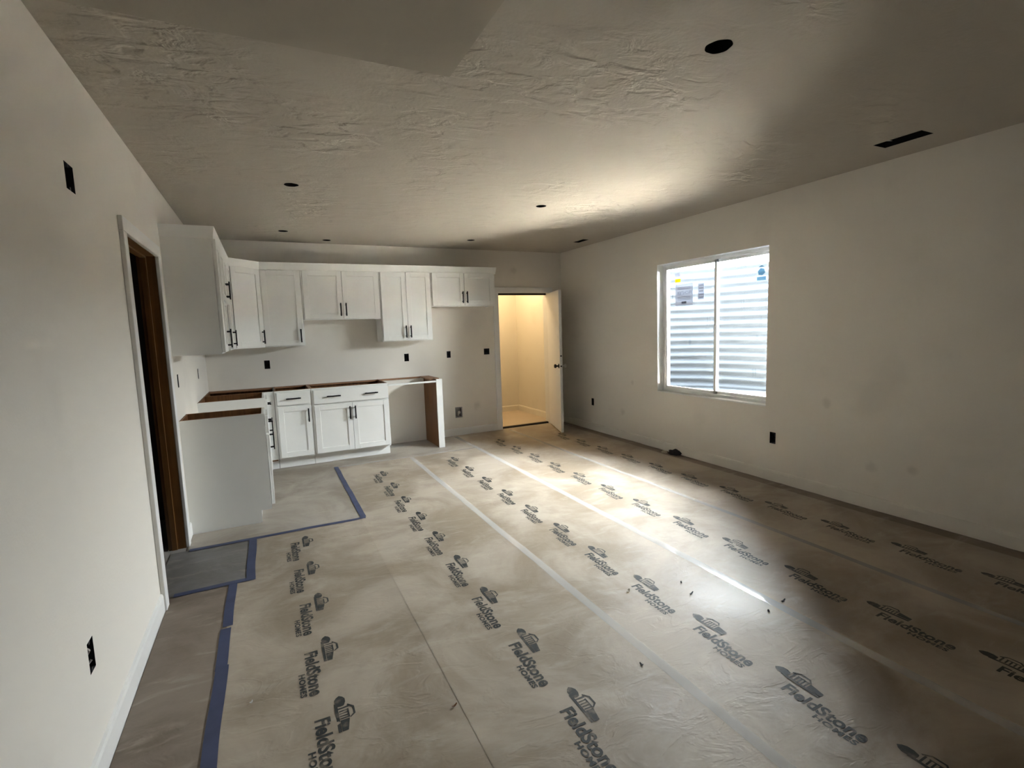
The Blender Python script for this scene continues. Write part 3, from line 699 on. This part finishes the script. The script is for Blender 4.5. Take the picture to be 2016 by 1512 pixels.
# ------------------------------------------------------------------ floor paper
SEAMS = [-.29, .58, 1.44, 2.28, 3.11, 3.95]
def hgt(x, y):
    """height of the paper above the subfloor: gentle buckles and creases, flatter under the tape"""
    v = Vector((x*1.3+3.1, y*.9, 0))
    a = noise.noise(v)*.0040+noise.noise(v*2.7)*.0024
    r = noise.noise(Vector((x*2.2+11, y*3.1-4, 3)))
    a += .0045*max(0, 1-abs(r)*7)*max(0, noise.noise(Vector((x*.8, y*.8, 9)))+.25)
    s = min(abs(x-k) for k in SEAMS)
    if s < .10: a += .0035*(1-s/.10)*(.5+.5*noise.noise(Vector((x, y*1.2, 20))))
    return .006+a
def sheet(name, material, rects, label, cat='floor paper', step=.03, group=None, z=0):
    m = MB(); idx = {}
    def V(i, j, x, y):
        k = (round(x, 4), round(y, 4))
        if k not in idx: idx[k] = len(m.v); m.v.append((x, y, hgt(x, y)+z))
        return idx[k]
    for (x0, x1, y0, y1) in rects:
        nx = max(1, round((x1-x0)/step)); ny = max(1, round((y1-y0)/step))
        for i in range(nx):
            for j in range(ny):
                xa, xb = x0+(x1-x0)*i/nx, x0+(x1-x0)*(i+1)/nx; ya, yb = y0+(y1-y0)*j/ny, y0+(y1-y0)*(j+1)/ny
                m.f.append((V(0, 0, xa, ya), V(0, 0, xb, ya), V(0, 0, xb, yb), V(0, 0, xa, yb)))
    o = m.build(name, material, smooth=True, fix=False)
    return tag(o, label, cat, group)
Y0 = -.6
rolls = [
    sheet('floor_paper', M['paper'], [(-.29, .58, Y0, 3.375), (-.19, .58, 3.375, 4.055)], 'printed floor paper strip edged by blue tape near the doorway'),
    sheet('floor_paper', M['paper'], [(.58, 1.44, Y0, 5.785)], 'printed floor paper strip leading to the sink cabinet', z=.0012),
    sheet('floor_paper', M['paper'], [(1.43, 2.28, Y0, 5.785)], 'printed floor paper strip leading to the dishwasher gap', z=.0004),
    sheet('floor_paper', M['paper'], [(2.27, 3.11, Y0, 6.615)], 'printed floor paper strip leading to the refrigerator space', z=.0010),
    sheet('floor_paper', M['paper'], [(3.10, 3.95, Y0, 6.615)], 'printed floor paper strip leading to the open door', z=.0004),
]
sheet('floor_paper', M['paper_b'], [(3.945, XR-.016, Y0, 6.615)], 'narrow brown floor paper strip along the window wall', z=-.001)
sheet('floor_paper', M['paper_b'], [(XL+.016, -.285, Y0, 3.36)], 'brown floor paper strip along the near wall', z=-.001)
sheet('floor_paper', M['paper_d'], [(XL-.08, -.185, 3.36, 4.06)], 'dark grey floor paper in front of the dark doorway', z=-.0015)
sheet('floor_paper', M['paper_k'], [(XL+.016, -.14, 4.05, 4.385), (-.14, .60, 4.05, 6.07), (.60, 1.29, 5.78, 6.14), (1.29, 1.88, 5.78, 6.40), (1.88, 2.29, 5.78, 6.04), (1.97, 2.29, 6.04, 6.615)], 'plain floor paper around the base cabinets', z=-.001)

# printed marks: house mark above the two-line lettering
def imprint_shape():
    vs = []; fs = []
    def add(v, f):
        n = len(vs); vs.extend(v); fs.extend(tuple(i+n for i in q) for q in f)
    def poly(p): add(p, [tuple(range(len(p)))])
    def quad(u0, u1, v0, v1): poly([(u0, v0), (u1, v0), (u1, v1), (u0, v1)])
    v, f, w = text_mesh('FieldStone', .078, .0024); k = .315/w
    add([(a*k, b) for a, b in v], f)
    v, f, w = text_mesh('HOMES', .034, .0014, 1.1); k = .155/w
    add([(.152+a*k, b-.034) for a, b in v], f)
    # house mark, u runs from -.09 to .12, v from .072 up
    o = .075
    quad(-.055, .105, o, o+.012)                                            # ground bar
    add([(-.062+.030*math.cos(a*math.pi/5)*(1+.15*(i % 2)), o+.024+.021*math.sin(a*math.pi/5)) for i, a in enumerate(range(10))], [tuple(range(10))])  # bush
    quad(-.025, -.018, o+.012, o+.052)
    poly([(-.036, o+.050), (-.012, o+.072), (.030, o+.072), (.046, o+.052), (.040, o+.050), (.027, o+.064), (-.010, o+.064), (-.030, o+.046)])  # roof
    for a in (-.008, .006, .020, .034): quad(a, a+.006, o+.014, o+.044)
    quad(-.010, .042, o+.044, o+.050)
    poly([(.046, o+.014), (.105, o+.014), (.105, o+.036), (.046, o+.048)][::1])
    return vs, fs
IV, IF = imprint_shape()
ROWS = [(.055, 1.953, rolls[0], -1, 4.0), (.910, 2.012, rolls[1], -2, 5.55), (1.752, 1.70, rolls[2], -2, 5.6), (2.603, 1.348, rolls[3], -1, 6.3), (3.465, 2.14, rolls[4], -3, 6.3)]
PER = .4624
zoff = {0: 0, 1: .0012, 2: .0004, 3: .0010, 4: .0004}
for ri, (bx, ys, sheet_o, k0, ymax) in enumerate(ROWS):
    for k in range(k0, 14):
        y0 = ys+k*PER
        if y0 > ymax or y0 < -.3: continue
        m = MB(); rr = random.Random(ri*50+k); jx = rr.uniform(-.004, .004)
        for u, v in IV:
            x, y = bx+v+jx, y0-u
            m.v.append((x, y, hgt(x, y)+zoff[ri]+.0011))
        m.f = list(IF)
        m.build('printed_mark', M['ink'], sheet_o, fix=False)

# tapes
def strip(name, material, pts, w, z, label, cat, step=.02, jag=0, seed=1):
    """tape along a straight run from pts[0] to pts[1]"""
    a, b = Vector(pts[0]), Vector(pts[1]); d = (b-a); L = d.length; d.normalize(); nrm = Vector((-d.y, d.x)); n = max(2, int(L/step)); m = MB(); rr = random.Random(seed)
    for i in range(n+1):
        p = a+d*(L*i/n); ww = w/2
        wob = nrm*(jag*noise.noise(Vector((i*.05, seed*3.3, 0))))
        for s in (-1, -.33, .33, 1):
            q = p+nrm*s*ww+wob
            m.v.append((q.x, q.y, hgt(q.x, q.y)+z))
    for i in range(n):
        for k in range(3): m.f.append((i*4+k, i*4+k+1, i*4+k+5, i*4+k+4))
    return tag(m.build(name, material, smooth=True, fix=False), label, cat)
BT = 'blue_tape'
strip(BT, M['blue'], [(XL+.03, 4.055), (.615, 4.055)], .045, .0022, 'blue tape run from the end cabinet to the kitchen paper corner', 'tape', jag=.01, seed=2)
strip(BT, M['blue'], [(.60, 4.06), (.60, 5.80)], .045, .0026, 'blue tape run along the kitchen paper edge toward the sink cabinet', 'tape', jag=.01, seed=3)
strip(BT, M['blue'], [(-.19, 3.37), (-.19, 4.05)], .05, .0024, 'short blue tape beside the grey paper at the doorway', 'tape', jag=.008, seed=4)
strip(BT, M['blue'], [(XL+.03, 3.365), (-.165, 3.365)], .045, .0026, 'blue tape run across to the doorway casing', 'tape', jag=.008, seed=5)
strip(BT, M['blue'], [(-.288, Y0+.05), (-.288, 2.50)], .052, .0026, 'long blue tape along the brown paper strip by the near wall', 'tape', jag=.008, seed=6)
strip(BT, M['blue'], [(-.292, 2.47), (-.292, 2.83)], .048, .0030, 'middle piece of blue tape along the brown paper strip', 'tape', jag=.01, seed=7)
strip(BT, M['blue'], [(-.286, 2.85), (-.286, 3.35)], .046, .0026, 'piece of blue tape ending at the tape across the doorway', 'tape', jag=.01, seed=8)
CT = 'clear_tape'
strip(CT, M['clear'], [(.62, 5.785), (2.28, 5.785)], .03, .0024, 'clear tape along the paper edge before the base cabinets', 'tape', seed=9)
strip(CT, M['clear'], [(1.437, Y0+.05), (1.437, 5.75)], .05, .0026, 'clear glossy tape on the paper seam leading to the dishwasher gap', 'tape', seed=10)
strip(CT, M['clear'], [(2.276, Y0+.05), (2.276, 6.55)], .055, .0026, 'clear glossy tape on the paper seam leading to the refrigerator space', 'tape', seed=11)
strip(CT, M['clear'], [(3.106, Y0+.05), (3.106, 6.55)], .045, .0026, 'clear glossy tape on the paper seam leading to the storage door', 'tape', seed=12)

# ------------------------------------------------------------------ small debris
def lump(name, m, c, sx, sy, sz, rz, seed, label, cat='debris', sub=2):
    bm = bmesh.new(); bmesh.ops.create_icosphere(bm, subdivisions=sub, radius=1)
    for v in bm.verts:
        k = 1+.45*noise.noise(v.co*1.6+Vector((seed*3.7, 0, 0)))+.15*noise.noise(v.co*4+Vector((seed, 0, 0)))
        v.co = Vector((v.co.x*sx*k, v.co.y*sy*k, max(-.55, v.co.z)*sz*k))
    zm = min(v.co.z for v in bm.verts)
    for v in bm.verts: v.co.z -= zm
    me = bpy.data.meshes.new(name); bm.to_mesh(me); bm.free(); me.materials.append(m)
    o = bpy.data.objects.new(name, me); COL.objects.link(o); o.location = (c[0], c[1], hgt(c[0], c[1])+.001); o.rotation_euler.z = rz
    return tag(o, label, cat)
lump('crumpled_rag', M['cloth'], (4.03, 4.20), .045, .07, .035, .3, 3, 'dark crumpled rag on the floor by the window wall', sub=3)
lump('wood_offcut', M['chip'], (3.985, 4.315), .02, .035, .018, .6, 5, 'pale offcut beside the dark crumpled rag')
def chip(px, py, L, w, rz, m, label):
    mb = MB(); n = 5
    for i in range(n+1):
        t = i/n-.5; ww = w*(1-1.5*t*t); z = .002+.010*(t+.1)**2*4*.5
        mb.v += [(t*L, -ww/2, z), (t*L, ww/2, z), (t*L, -ww/2, z+.0015), (t*L, ww/2, z+.0015)]
    for i in range(n):
        a = i*4; b = a+4; mb.f += [(a, b, b+1, a+1), (a+2, a+3, b+3, b+2), (a, a+2, b+2, b), (a+1, b+1, b+3, a+3)]
    mb.f += [(0, 1, 3, 2), (n*4, n*4+2, n*4+3, n*4+1)]
    o = mb.build('scrap', m); o.location = (px, py, hgt(px, py)+.0005); o.rotation_euler.z = rz
    return tag(o, label, 'scrap')
def atpix(u, v):
    d = Fw+R2*((u-1008)/FPX)+U2*((756-v)/FPX); t = -CZ/d.z; return d.x*t, d.y*t
for (u, v, L, w, rz, mm, lb) in ((1361, 1171, .03, .008, .2, 'cloth', 'dark sliver beside the clear seam tape'), (1341, 1150, .012, .008, 1, 'cloth', 'tiny dark crumb near the dark sliver'),
        (1237, 1166, .028, .012, .5, 'chip', 'pale curled shaving on the printed paper'), (1263, 1312, .016, .010, 2, 'cloth', 'tiny dark crumb beside the seam tape to the dishwasher gap'),
        (1542, 1186, .03, .008, .1, 'cloth', 'dark sliver touching the clear seam tape'), (1513, 1207, .012, .010, 1, 'cloth', 'dark crumb between two clear seam tapes'),
        (895, 1394, .022, .008, .2, 'wood', 'small brown sliver on the paper'), (495, 1387, .012, .010, .4, 'vinyl', 'tiny white crumb near the long blue tape')):
    x, y = atpix(u, v); chip(x, y, L, w, rz, M[mm], lb)
